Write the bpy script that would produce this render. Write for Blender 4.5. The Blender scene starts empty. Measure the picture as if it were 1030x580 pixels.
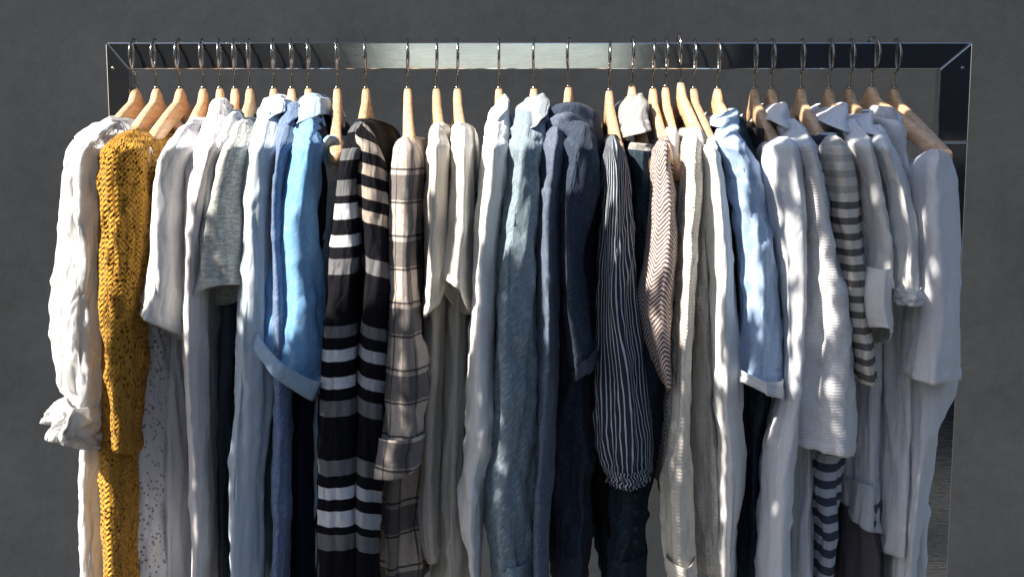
import bpy, math, random
import numpy as np
from mathutils import Vector, Matrix, Euler
R = math.radians
random.seed(4); RNG = np.random.RandomState(7)
SC = bpy.context.scene; COL = SC.collection

# ------------------------------------------------------------------ camera, world, sun, exposure
D = 1.9; FPX = 1267.0; PITCH = R(7.6)
cam_d = bpy.data.cameras.new('camera'); cam = bpy.data.objects.new('camera', cam_d); COL.objects.link(cam)
cam_d.sensor_width = 36; cam_d.lens = 36*FPX/1030; cam_d.clip_end = 200
cam.location = (0, -D, 0); cam.rotation_euler = (math.pi/2-PITCH, 0, 0)
SC.camera = cam
SC.render.resolution_x = 1024; SC.render.resolution_y = 576
SC.view_settings.view_transform = 'Standard'; SC.view_settings.look = 'None'
SC.view_settings.exposure = 1.42; SC.view_settings.gamma = 1
SUN_AZ = R(58)      # to the left of the camera's axis, sun behind the camera
SUN_EL = R(42)
w = bpy.data.worlds.new('World'); SC.world = w; w.use_nodes = True
nt = w.node_tree; nt.nodes.clear()
sky = nt.nodes.new('ShaderNodeTexSky'); sky.sky_type = 'NISHITA'; sky.sun_disc = False
sky.sun_elevation = SUN_EL; sky.sun_rotation = math.pi+SUN_AZ
bg = nt.nodes.new('ShaderNodeBackground'); bg.inputs[1].default_value = 0.062
wo = nt.nodes.new('ShaderNodeOutputWorld'); nt.links.new(sky.outputs[0], bg.inputs[0]); nt.links.new(bg.outputs[0], wo.inputs[0])
sd = bpy.data.lights.new('sun', 'SUN'); sd.energy = 5.0; sd.angle = R(0.5); sd.color = (1, 0.93, 0.82)
sun = bpy.data.objects.new('sun', sd); COL.objects.link(sun)
S = Vector((-math.sin(SUN_AZ)*math.cos(SUN_EL), -math.cos(SUN_AZ)*math.cos(SUN_EL), math.sin(SUN_EL)))
sun.rotation_euler = S.to_track_quat('Z', 'Y').to_euler(); sun.location = S*6

CP, SP = math.cos(PITCH), math.sin(PITCH)
def U(px, py, Y):
    """photo pixel -> point of the place at world depth Y (numpy friendly)"""
    dx = (px-515)/FPX; dz = -(py-290)/FPX
    ry = CP + dz*SP; rz = -SP + dz*CP
    t = (Y+D)/ry
    return np.stack([dx*t, Y+0*t, rz*t], -1)

def PX(px, py, Y=0.): return U(np.float64(px), np.float64(py), np.float64(Y))
# ------------------------------------------------------------------ helpers
def tag(o, label=None, cat=None, group=None, kind=None):
    if label: o['label'] = label
    if cat: o['category'] = cat
    if group: o['group'] = group
    if kind: o['kind'] = kind
    return o
def empty(name, loc, label, cat, group=None):
    o = bpy.data.objects.new(name, None); COL.objects.link(o); o.location = loc; o.empty_display_size = .05
    return tag(o, label, cat, group)
def mesh_obj(name, V, F, mat, parent=None, uv=None, smooth=True, org=None, solid=0):
    V = np.asarray(V, float)
    if parent is not None and org is None: org = parent_origin(parent)
    if org is not None: V = V-np.array(org)
    me = bpy.data.meshes.new(name); me.from_pydata(V.tolist(), [], F)
    if smooth: me.polygons.foreach_set('use_smooth', [True]*len(me.polygons))
    if uv is not None:
        l = me.uv_layers.new(name='UVMap'); idx = np.array([i for f in F for i in f])
        l.data.foreach_set('uv', np.asarray(uv)[idx].ravel() if len(uv) == len(V) else np.asarray(uv).ravel())
    me.materials.append(mat); me.update()
    o = bpy.data.objects.new(name, me); COL.objects.link(o)
    if parent is not None: o.parent = parent
    if solid:
        m = o.modifiers.new('thick', 'SOLIDIFY'); m.thickness = solid; m.offset = -1
    return o
def parent_origin(p):
    v = Vector((0, 0, 0))
    while p is not None: v = v+p.location; p = p.parent
    return v
def box(x0, x1, y0, y1, z0, z1):
    V = [(x, y, z) for x in (x0, x1) for y in (y0, y1) for z in (z0, z1)]
    F = [(0, 1, 3, 2), (4, 6, 7, 5), (0, 4, 5, 1), (2, 3, 7, 6), (0, 2, 6, 4), (1, 5, 7, 3)]
    return V, F
def bevel(o, wd, seg=2):
    m = o.modifiers.new('bevel', 'BEVEL'); m.width = wd; m.segments = seg; m.limit_method = 'ANGLE'; return o
def tube(P, r, n=8, closed=False, ry=None):
    """tube along points; r scalar or list"""
    P = [Vector(p) for p in P]; V = []; F = []
    up = Vector((0, 0, 1)); last = None
    for i, p in enumerate(P):
        t = (P[min(i+1, len(P)-1)]-P[max(i-1, 0)]).normalized()
        a = t.orthogonal() if last is None else (last-t*last.dot(t))
        a.normalize(); last = a; b = t.cross(a)
        rr = r[i] if hasattr(r, '__len__') else r
        for k in range(n):
            q = 2*math.pi*k/n; V.append(p+a*rr*math.cos(q)+b*rr*math.sin(q))
    for i in range(len(P)-1):
        for k in range(n):
            F.append((i*n+k, i*n+(k+1) % n, (i+1)*n+(k+1) % n, (i+1)*n+k))
    F.append(tuple(range(n))[::-1]); F.append(tuple(range((len(P)-1)*n, len(P)*n)))
    return [tuple(v) for v in V], F
def join(parts):
    V = []; F = []
    for v, f in parts:
        k = len(V); V += [tuple(a) for a in v]; F += [tuple(i+k for i in q) for q in f]
    return V, F

# gradient noise, vectorised
_perm = RNG.permutation(256); _perm = np.concatenate([_perm, _perm, _perm])
_g = RNG.normal(size=(256, 3)); _g /= np.linalg.norm(_g, axis=1)[:, None]
def noise(x, y, z):
    x, y, z = np.broadcast_arrays(np.asarray(x, float), np.asarray(y, float), np.asarray(z, float))
    xi, yi, zi = (np.floor(q).astype(int) for q in (x, y, z)); xf, yf, zf = x-xi, y-yi, z-zi
    u, v, w_ = (q*q*q*(q*(q*6-15)+10) for q in (xf, yf, zf)); out = 0
    for i in (0, 1):
        for j in (0, 1):
            for k in (0, 1):
                h = _perm[(_perm[(_perm[(xi+i) & 255]+yi+j) & 255]+zi+k) & 255]; g = _g[h]
                d = g[..., 0]*(xf-i)+g[..., 1]*(yf-j)+g[..., 2]*(zf-k)
                out = out+d*(u if i else 1-u)*(v if j else 1-v)*(w_ if k else 1-w_)
    return out*1.6

# ------------------------------------------------------------------ materials
class NT:
    def __init__(s, name):
        s.m = bpy.data.materials.new(name); s.m.use_nodes = True; s.t = s.m.node_tree; s.t.nodes.clear()
        s.out = s.n('ShaderNodeOutputMaterial')
    def n(s, typ, **kw):
        x = s.t.nodes.new(typ)
        for k, v in kw.items(): setattr(x, k, v)
        return x
    def l(s, a, b): s.t.links.new(a, b)
    def setin(s, node, i, v):
        if v is None: return
        if isinstance(v, bpy.types.NodeSocket): s.l(v, node.inputs[i])
        else: node.inputs[i].default_value = v
    def math(s, op, a, b=None, c=None):
        x = s.n('ShaderNodeMath', operation=op); s.setin(x, 0, a); s.setin(x, 1, b); s.setin(x, 2, c); return x.outputs[0]
    def mix(s, f, a, b):
        x = s.n('ShaderNodeMix', data_type='RGBA'); s.setin(x, 0, f)
        s.setin(x, 6, a if isinstance(a, bpy.types.NodeSocket) else (*a, 1)); s.setin(x, 7, b if isinstance(b, bpy.types.NodeSocket) else (*b, 1)); return x.outputs[2]
    def noise(s, vec, scale, detail=4, rough=.6):
        x = s.n('ShaderNodeTexNoise'); s.l(vec, x.inputs['Vector']); x.inputs['Scale'].default_value = scale
        x.inputs['Detail'].default_value = detail; x.inputs['Roughness'].default_value = rough; return x.outputs['Fac']
    def scale(s, vec, v):
        x = s.n('ShaderNodeVectorMath', operation='MULTIPLY'); s.l(vec, x.inputs[0]); x.inputs[1].default_value = v; return x.outputs[0]
    def ramp(s, f, stops, const=False):
        x = s.n('ShaderNodeValToRGB'); s.l(f, x.inputs[0]); r = x.color_ramp
        if const: r.interpolation = 'CONSTANT'
        while len(r.elements) < len(stops): r.elements.new(1)
        for e, (p, c) in zip(r.elements, stops):
            e.position = p; e.color = (*c, 1) if hasattr(c, '__len__') else (c, c, c, 1)
        return x.outputs[0]
    def uv(s): return s.n('ShaderNodeTexCoord').outputs['UV']
    def obj(s): return s.n('ShaderNodeTexCoord').outputs['Object']
    def xyz(s, v):
        x = s.n('ShaderNodeSeparateXYZ'); s.l(v, x.inputs[0]); return x.outputs

def cloth(name, col, pattern=None, trans=0.18, bump=.25, weave=520, speck=0.05, rough=.88, sheen=.25, slub=0, alpha=None, knit=None, crush=1.0):
    """woven or knitted cloth; pattern(t, U, V, base) returns a colour socket; UV is in thousandths of the photo's width"""
    t = NT(name); uv = t.uv(); x = t.xyz(uv)
    base = pattern(t, x[0], x[1], col) if pattern else col
    n1 = t.noise(t.scale(uv, (1, .25, 1)), 900, 2, .7); n2 = t.noise(uv, 24, 4, .6)
    k = t.math('MULTIPLY_ADD', t.math('SUBTRACT', n1, .5), speck*4, 1.0)
    k = t.math('ADD', k, t.math('MULTIPLY', t.math('SUBTRACT', n2, .5), .12))
    hv = t.n('ShaderNodeHueSaturation'); t.l(k, hv.inputs['Value'])
    if isinstance(base, bpy.types.NodeSocket): t.l(base, hv.inputs['Color'])
    else: hv.inputs['Color'].default_value = (*base, 1)
    c = hv.outputs[0]
    # weave height: warp and weft threads plus loose fuzz
    wu = t.math('SINE', t.math('MULTIPLY', x[0], weave*6.28)); wv = t.math('SINE', t.math('MULTIPLY', x[1], weave*6.28))
    h = t.math('MULTIPLY', t.math('MULTIPLY', wu, wv), .25)
    h = t.math('ADD', h, t.math('MULTIPLY', n1, .25))
    def creases(vec, sc, amt, w_):
        q = t.math('ABSOLUTE', t.math('SUBTRACT', t.noise(vec, sc, 2, .5), .5))
        return t.math('MULTIPLY', t.math('MINIMUM', t.math('MULTIPLY', q, w_), 1.0), amt)
    rot = t.n('ShaderNodeMapping'); t.l(uv, rot.inputs[0]); rot.inputs['Rotation'].default_value = (0, 0, .5); rot.inputs['Scale'].default_value = (1, .4, 1)
    h = t.math('ADD', h, creases(t.scale(uv, (1, .22, 1)), 48, crush*2.2, 9))
    h = t.math('ADD', h, creases(rot.outputs[0], 75, crush*1.3, 8))
    h = t.math('ADD', h, t.math('MULTIPLY', t.noise(t.scale(uv, (1, .3, 1)), 40, 3, .5), 1.2))
    sm = t.math('LESS_THAN', t.math('ABSOLUTE', t.math('SUBTRACT', x[0], .0105)), .0007)
    st = t.math('MULTIPLY', t.math('LESS_THAN', t.math('ABSOLUTE', t.math('SUBTRACT', x[0], .0125)), .0004), t.math('GREATER_THAN', t.math('FRACT', t.math('MULTIPLY', x[1], 500)), .4))
    h = t.math('SUBTRACT', h, t.math('MULTIPLY', t.math('ADD', sm, t.math('MULTIPLY', st, .6)), 1.6))
    if knit: h = t.math('ADD', t.math('MULTIPLY', knit(t, x[0], x[1]), .9), h)
    b = t.n('ShaderNodeBump'); b.inputs['Strength'].default_value = bump*1.6; b.inputs['Distance'].default_value = .0016; t.l(h, b.inputs['Height'])
    p = t.n('ShaderNodeBsdfPrincipled'); t.l(c, p.inputs['Base Color']); p.inputs['Roughness'].default_value = rough
    p.inputs['Sheen Weight'].default_value = sheen*.5; p.inputs['Sheen Roughness'].default_value = .5
    p.inputs['Specular IOR Level'].default_value = .12; t.l(b.outputs[0], p.inputs['Normal'])
    tr = t.n('ShaderNodeBsdfTranslucent'); t.l(c, tr.inputs[0]); t.l(b.outputs[0], tr.inputs['Normal'])
    ms = t.n('ShaderNodeMixShader'); ms.inputs[0].default_value = trans; t.l(p.outputs[0], ms.inputs[1]); t.l(tr.outputs[0], ms.inputs[2])
    o = ms.outputs[0]
    if alpha:
        a = alpha(t, x[0], x[1], uv) if callable(alpha) else None
        tp = t.n('ShaderNodeBsdfTransparent'); m2 = t.n('ShaderNodeMixShader')
        if a is None: m2.inputs[0].default_value = alpha
        else: t.l(a, m2.inputs[0])
        t.l(tp.outputs[0], m2.inputs[1]); t.l(o, m2.inputs[2]); o = m2.outputs[0]
    t.l(o, t.out.inputs[0]); return t.m

def hstripes(bands, cols, slope=0.):
    """bands: [(y photo px, colour index)...] along the length of the cloth"""
    def f(t, u, v, base):
        wob = t.math('ADD', t.math('ADD', v, t.math('MULTIPLY', u, slope)), t.math('MULTIPLY', t.math('SINE', t.math('MULTIPLY', u, 70)), .0012))
        return t.ramp(wob, [(0, cols[bands[0][1]])]+[(y/1000, cols[i]) for y, i in bands], True)
    return f
def period(axis, per, duty, col2, slope=0.0, soft=False):
    def f(t, u, v, base):
        a, b = (u, v) if axis == 'u' else (v, u)
        q = t.math('ADD', t.math('MULTIPLY', a, 1000/per), t.math('MULTIPLY', b, slope*1000/per))
        m = t.math('LESS_THAN', t.math('FRACT', t.math('ADD', q, 50)), duty)
        return t.mix(m, base, col2)
    return f
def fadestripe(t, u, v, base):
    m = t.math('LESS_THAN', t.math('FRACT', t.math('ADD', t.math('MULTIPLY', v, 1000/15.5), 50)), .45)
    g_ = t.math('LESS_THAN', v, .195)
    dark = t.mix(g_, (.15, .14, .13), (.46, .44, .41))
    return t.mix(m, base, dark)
def plaid(t, u, v, base):
    c = t.mix(t.math('MULTIPLY', t.math('LESS_THAN', t.math('FRACT', t.math('ADD', t.math('MULTIPLY', v, 1000/66), 50.35)), .38), .72), base, (.05, .05, .06))
    c = t.mix(t.math('MULTIPLY', t.math('LESS_THAN', t.math('FRACT', t.math('ADD', t.math('MULTIPLY', u, 1000/44), 50.1)), .34), .55), c, (.05, .05, .06))
    c = t.mix(t.math('MULTIPLY', t.math('LESS_THAN', t.math('FRACT', t.math('ADD', t.math('MULTIPLY', v, 1000/33), 50.9)), .07), .8), c, (.02, .02, .03))
    c = t.mix(t.math('MULTIPLY', t.math('LESS_THAN', t.math('FRACT', t.math('ADD', t.math('MULTIPLY', u, 1000/22), 50.7)), .07), .7), c, (.02, .02, .03))
    return c
def marl(t, u, v, base):
    cv = t.n('ShaderNodeCombineXYZ'); t.l(t.math('MULTIPLY', u, .35), cv.inputs[0]); t.l(v, cv.inputs[1])
    n = t.noise(cv.outputs[0], 420, 3, .7)
    m = t.n('ShaderNodeMapRange'); t.l(n, m.inputs[0]); m.inputs[1].default_value = .42; m.inputs[2].default_value = .6
    return t.mix(m.outputs[0], base, tuple(c*.6 for c in base))
def denimpat(amount=.5, white=(.75, .8, .85)):
    def f(t, u, v, base):
        cv = t.n('ShaderNodeCombineXYZ'); t.l(t.math('ADD', u, t.math('MULTIPLY', v, .5)), cv.inputs[0]); t.l(t.math('MULTIPLY', v, .18), cv.inputs[1])
        n = t.noise(cv.outputs[0], 700, 3, .75)
        m = t.n('ShaderNodeMapRange'); t.l(n, m.inputs[0]); m.inputs[1].default_value = .45; m.inputs[2].default_value = .75; m.inputs[4].default_value = amount
        return t.mix(m.outputs[0], base, white)
    return f
def herring(t, u, v, base):
    tri = t.math('PINGPONG', t.math('ADD', u, 10), .011)
    q = t.math('FRACT', t.math('ADD', t.math('MULTIPLY', t.math('ADD', v, t.math('MULTIPLY', tri, 1.1)), 1000/4.6), 50))
    return t.mix(t.math('LESS_THAN', q, .52), base, (.13, .075, .07))
def rib(per, axis='u'):
    def f(t, u, v):
        return t.math('SINE', t.math('MULTIPLY', u if axis == 'u' else v, 6283/per))
    return f
def waffle(t, u, v):
    a = t.math('SINE', t.math('MULTIPLY', u, 6283/3.6)); b = t.math('SINE', t.math('MULTIPLY', v, 6283/3.6))
    return t.math('MULTIPLY', t.math('ADD', a, b), .3)
def knitrows(t, u, v):
    a = t.math('SINE', t.math('MULTIPLY', t.math('ADD', v, t.math('MULTIPLY', t.math('SINE', t.math('MULTIPLY', u, 1400)), .0012)), 6283/5.2))
    return a
def lace_alpha(t, u, v, uv):
    vo = t.n('ShaderNodeTexVoronoi', feature='F1'); t.l(t.scale(uv, (1, .8, 1)), vo.inputs['Vector']); vo.inputs['Scale'].default_value = 250
    hole = t.math('LESS_THAN', vo.outputs['Distance'], .30)
    n = t.noise(uv, 45, 2, .5)
    inlace = t.math('MULTIPLY', t.math('GREATER_THAN', n, .40), hole)
    return t.math('SUBTRACT', 1.0, t.math('MULTIPLY', inlace, .7))
def mesh_alpha(t, u, v, uv):
    vo = t.n('ShaderNodeTexVoronoi', feature='F1'); t.l(t.scale(uv, (1, .62, 1)), vo.inputs['Vector']); vo.inputs['Scale'].default_value = 310
    vo.inputs['Randomness'].default_value = .75
    hole = t.math('LESS_THAN', vo.outputs['Distance'], .33)
    n = t.noise(t.scale(uv, (1, .5, 1)), 60, 2, .5)
    return t.math('SUBTRACT', 1.0, t.math('MULTIPLY', t.math('MULTIPLY', hole, t.math('GREATER_THAN', n, .42)), .95))

M = {}
W = (.80, .80, .80)
M['white'] = cloth('white_cotton', W, trans=.22)
M['white_cool'] = cloth('cool_white_cotton', (.79, .80, .83), trans=.2)
M['white_satin'] = cloth('cream_satin', (.80, .77, .70), trans=.2, rough=.45, bump=.1)
M['sheer'] = cloth('sheer_voile', (.84, .84, .84), trans=.35, alpha=.84, bump=.6, crush=1.6)
M['pinkwhite'] = cloth('pinkish_white_jersey', (.78, .74, .74), trans=.25)
M['offwhite'] = cloth('off_white_crepe', (.70, .66, .60), trans=.25)
M['greywhite'] = cloth('grey_white_linen', (.66, .68, .71), trans=.18, speck=.16)
M['crosshatch'] = cloth('white_ribbed_linen', (.76, .76, .78), trans=.2, bump=.18, knit=rib(3.0, 'v'))
M['lace'] = cloth('white_lace', (.76, .77, .80), trans=.2, alpha=lace_alpha)
M['mustard'] = cloth('mustard_open_knit', (.64, .32, .04), trans=.15, bump=.7, speck=.3, knit=knitrows, alpha=mesh_alpha)
M['mustard_rib'] = cloth('mustard_rib_knit', (.66, .35, .06), trans=.1, bump=.9, speck=.3, knit=knitrows)
M['marl'] = cloth('grey_marl_jersey', (.62, .63, .60), pattern=marl, trans=.1, speck=.1)
M['shaded_grey'] = cloth('shaded_grey_jersey', (.10, .12, .15), trans=.05, sheen=0)  # dark copy of grey jersey; the shade is in the colour
M['paleblue'] = cloth('pale_blue_shirting', (.56, .64, .72), trans=.18)
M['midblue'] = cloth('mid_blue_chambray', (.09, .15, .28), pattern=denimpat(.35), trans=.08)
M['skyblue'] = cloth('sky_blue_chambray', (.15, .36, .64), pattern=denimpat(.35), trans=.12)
M['navy'] = cloth('navy_shaded_blue_cotton', (.006, .012, .028), trans=.02, sheen=.02)  # navy lining, also blue shirt bodies with shade in the colour
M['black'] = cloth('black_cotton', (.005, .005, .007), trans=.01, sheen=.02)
M['ltdenim'] = cloth('light_washed_denim', (.26, .40, .50), pattern=denimpat(.6), trans=.05, speck=.2)
M['chambray'] = cloth('grey_blue_chambray', (.17, .235, .28), pattern=denimpat(.5), trans=.08, speck=.2)
M['sunlit_blue'] = cloth('sunlit_blue_twill', (.30, .43, .58), pattern=denimpat(.4), trans=.1)  # paler blue; sunlight on the collar is put into the colour
M['collar_grey'] = cloth('pale_grey_twill', (.27, .30, .33), trans=.08)
M['hoodie'] = cloth('charcoal_navy_fleece', (.028, .040, .066), pattern=denimpat(.2, (.3, .33, .4)), trans=.02, speck=.25, rough=.95, sheen=.08)
M['hoodie_lit'] = cloth('lit_blue_grey_fleece', (.085, .108, .16), pattern=denimpat(.28, (.5, .54, .6)), trans=.03, speck=.25, rough=.95, sheen=.1)  # lighter copy of the hoodie fleece; lit tone is in the colour
M['fleece'] = cloth('grey_fleece', (.34, .33, .31), trans=.05, speck=.3, rough=.95, sheen=.6, bump=.6)
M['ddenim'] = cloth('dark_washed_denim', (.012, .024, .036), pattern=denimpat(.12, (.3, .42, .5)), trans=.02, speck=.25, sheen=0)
M['pin'] = cloth('navy_pinstripe_cotton', (.026, .036, .058), pattern=period('u', 4.0, .24, (.50, .52, .55)), trans=.06, sheen=0)
M['herring'] = cloth('brown_white_pattern_knit', (.66, .57, .53), pattern=herring, trans=.05, bump=.5)
M['waffle'] = cloth('cream_waffle_knit', (.80, .75, .66), trans=.12, bump=.5, knit=waffle)
M['waffle_shaded'] = cloth('shaded_cream_waffle_knit', (.58, .56, .51), trans=.08, bump=.5, knit=waffle)  # greyer copy of the cream knit; its shade is in the colour
M['powder'] = cloth('powder_blue_denim', (.32, .45, .66), pattern=denimpat(.4), trans=.1)
M['charcoal'] = cloth('charcoal_cotton', (.05, .05, .055), trans=.03, sheen=0)
M['shadow_grey'] = cloth('shadow_grey_cotton', (.10, .095, .105), trans=.04, sheen=0)  # colour of the shadow below the white shirt
K0, K1, K2 = (.006, .006, .009), (.60, .62, .66), (.15, .15, .16)
BANDS = [(110, 2), (132, 0), (146, 2), (160, 0), (176, 2), (194, 0), (203, 1), (217, 0), (231, 1), (244, 0), (257, 2), (272, 0), (321, 2), (334, 0), (346, 1), (359, 0), (372, 1), (385, 0), (397, 2), (411, 0), (457, 2), (471, 0), (482, 1), (495, 0), (506, 1), (520, 0), (531, 2), (545, 0)]
M['bwstripe'] = cloth('black_white_striped_knit', K0, pattern=hstripes(BANDS, (K0, K1, K2)), trans=.04, bump=.5, sheen=0)
K3 = (.40, .34, .29)
B2 = [(100, 0), (118, 3), (128, 0), (140, 3), (151, 0), (163, 3), (174, 0), (186, 3), (196, 0), (210, 3), (219, 0)]+[b for b in BANDS if b[0] > 240]
M['bwstripe_shaded'] = cloth('black_taupe_striped_knit', K0, pattern=hstripes(B2, (K0, (.36, .38, .42), K2, K3), -.35), trans=.04, bump=.5, sheen=0)  # pale stripes darkened; the panel's shade is in their colour
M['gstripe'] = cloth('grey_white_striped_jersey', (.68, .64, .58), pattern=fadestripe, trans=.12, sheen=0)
M['bluestripe'] = cloth('navy_grey_striped_jersey', (.42, .45, .50), pattern=period('v', 17, .5, (.05, .065, .09)), trans=.05, sheen=0)
M['plaid'] = cloth('beige_plaid_flannel', (.56, .48, .42), pattern=plaid, trans=.12, speck=.22)

def wood_mat():
    t = NT('beech_wood'); o = t.obj()
    n = t.noise(t.scale(o, (9, 1.3, 9)), 22, 5, .65); n3 = t.noise(o, 7, 3)
    c = t.ramp(n, [(.28, (.36, .19, .09)), (.45, (.58, .37, .21)), (.75, (.74, .52, .33))])
    inf = t.n('ShaderNodeObjectInfo')
    hv = t.n('ShaderNodeHueSaturation'); t.l(c, hv.inputs['Color']); t.l(t.math('MULTIPLY_ADD', inf.outputs['Random'], .35, .8), hv.inputs['Value'])
    p = t.n('ShaderNodeBsdfPrincipled'); t.l(hv.outputs[0], p.inputs['Base Color']); p.inputs['Roughness'].default_value = .42
    b = t.n('ShaderNodeBump'); b.inputs['Strength'].default_value = .25; b.inputs['Distance'].default_value = .001; t.l(n, b.inputs['Height']); t.l(b.outputs[0], p.inputs['Normal'])
    t.l(p.outputs[0], t.out.inputs[0]); return t.m
M['wood'] = wood_mat()
def metal(name, col, rough, grime=.3, metallic=1.0):
    t = NT(name); o = t.obj()
    n = t.noise(t.scale(o, (1, 1, 3)), 9, 6, .7); f = t.noise(t.scale(o, (.15, 1, 2.5)), 160, 3, .7)
    c = t.mix(t.math('MULTIPLY', n, grime), col, tuple(a*.3 for a in col))
    p = t.n('ShaderNodeBsdfPrincipled'); t.l(c, p.inputs['Base Color']); p.inputs['Metallic'].default_value = metallic; p.inputs['Specular IOR Level'].default_value = .5
    t.l(t.math('MULTIPLY_ADD', n, .13, rough-.1), p.inputs['Roughness'])
    b = t.n('ShaderNodeBump'); b.inputs['Strength'].default_value = .12; b.inputs['Distance'].default_value = .0006; t.l(f, b.inputs['Height']); t.l(b.outputs[0], p.inputs['Normal'])
    t.l(p.outputs[0], t.out.inputs[0]); return t.m
M['steel'] = metal('brushed_raw_steel', (.80, .83, .86), .145, .5)
_p = [n for n in M['steel'].node_tree.nodes if n.type == 'BSDF_PRINCIPLED'][0]; _p.inputs['Metallic'].default_value = .985
M['hook'] = metal('dark_nickel_wire', (.30, .28, .26), .22, .3)
def wall_mat():
    t = NT('dark_plaster'); o = t.obj()
    n = t.noise(o, 1.3, 6, .6); n2 = t.noise(o, 26, 5, .7); n3 = t.noise(o, 6, 4, .65)
    k = t.math('ADD', t.math('MULTIPLY', n, .5), t.math('ADD', t.math('MULTIPLY', n2, .25), t.math('MULTIPLY', n3, .25)))
    c = t.ramp(k, [(.30, (.013, .0145, .017)), (.70, (.034, .038, .044))])
    p = t.n('ShaderNodeBsdfPrincipled'); t.l(c, p.inputs['Base Color']); p.inputs['Roughness'].default_value = .85; p.inputs['Specular IOR Level'].default_value = .2
    b = t.n('ShaderNodeBump'); b.inputs['Strength'].default_value = .3; b.inputs['Distance'].default_value = .004; t.l(n2, b.inputs['Height']); t.l(b.outputs[0], p.inputs['Normal'])
    t.l(p.outputs[0], t.out.inputs[0]); return t.m
def plain(name, col, rough=.8):
    t = NT(name); n = t.noise(t.obj(), 8, 5)
    p = t.n('ShaderNodeBsdfPrincipled'); t.l(t.mix(n, tuple(c*.75 for c in col), tuple(c*1.2 for c in col)), p.inputs['Base Color']); p.inputs['Roughness'].default_value = rough
    t.l(p.outputs[0], t.out.inputs[0]); return t.m

# ------------------------------------------------------------------ setting: wall and ground
WALL_Y = 1.5; GZ = -1.75
o = mesh_obj('wall', *box(-7, 7, WALL_Y, WALL_Y+.2, GZ-.05, 1.7), wall_mat(), smooth=False)
tag(o, 'dark grey mottled plaster wall behind the clothes rack', 'wall')
o = mesh_obj('ground', *box(-14, 14, -14, 8, GZ-.3, GZ), plain('dark_paving', (.05, .049, .048)), smooth=False); tag(o, kind='structure')

dark = plain('dark_render', (.018, .018, .02))
for x0, x1 in ((-9, -.72), (.60, 9)):  # walls added out of view; the gap shapes the rail's reflection
    o = mesh_obj('reflection_wall', *box(x0, x1, -5.3, -5.0, GZ-.05, 1.9), dark, smooth=False)
    tag(o, 'added dark wall far behind the viewer for the rail reflections, %s of the opening' % ('left' if x0 < -1 else 'right'), 'wall')

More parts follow.
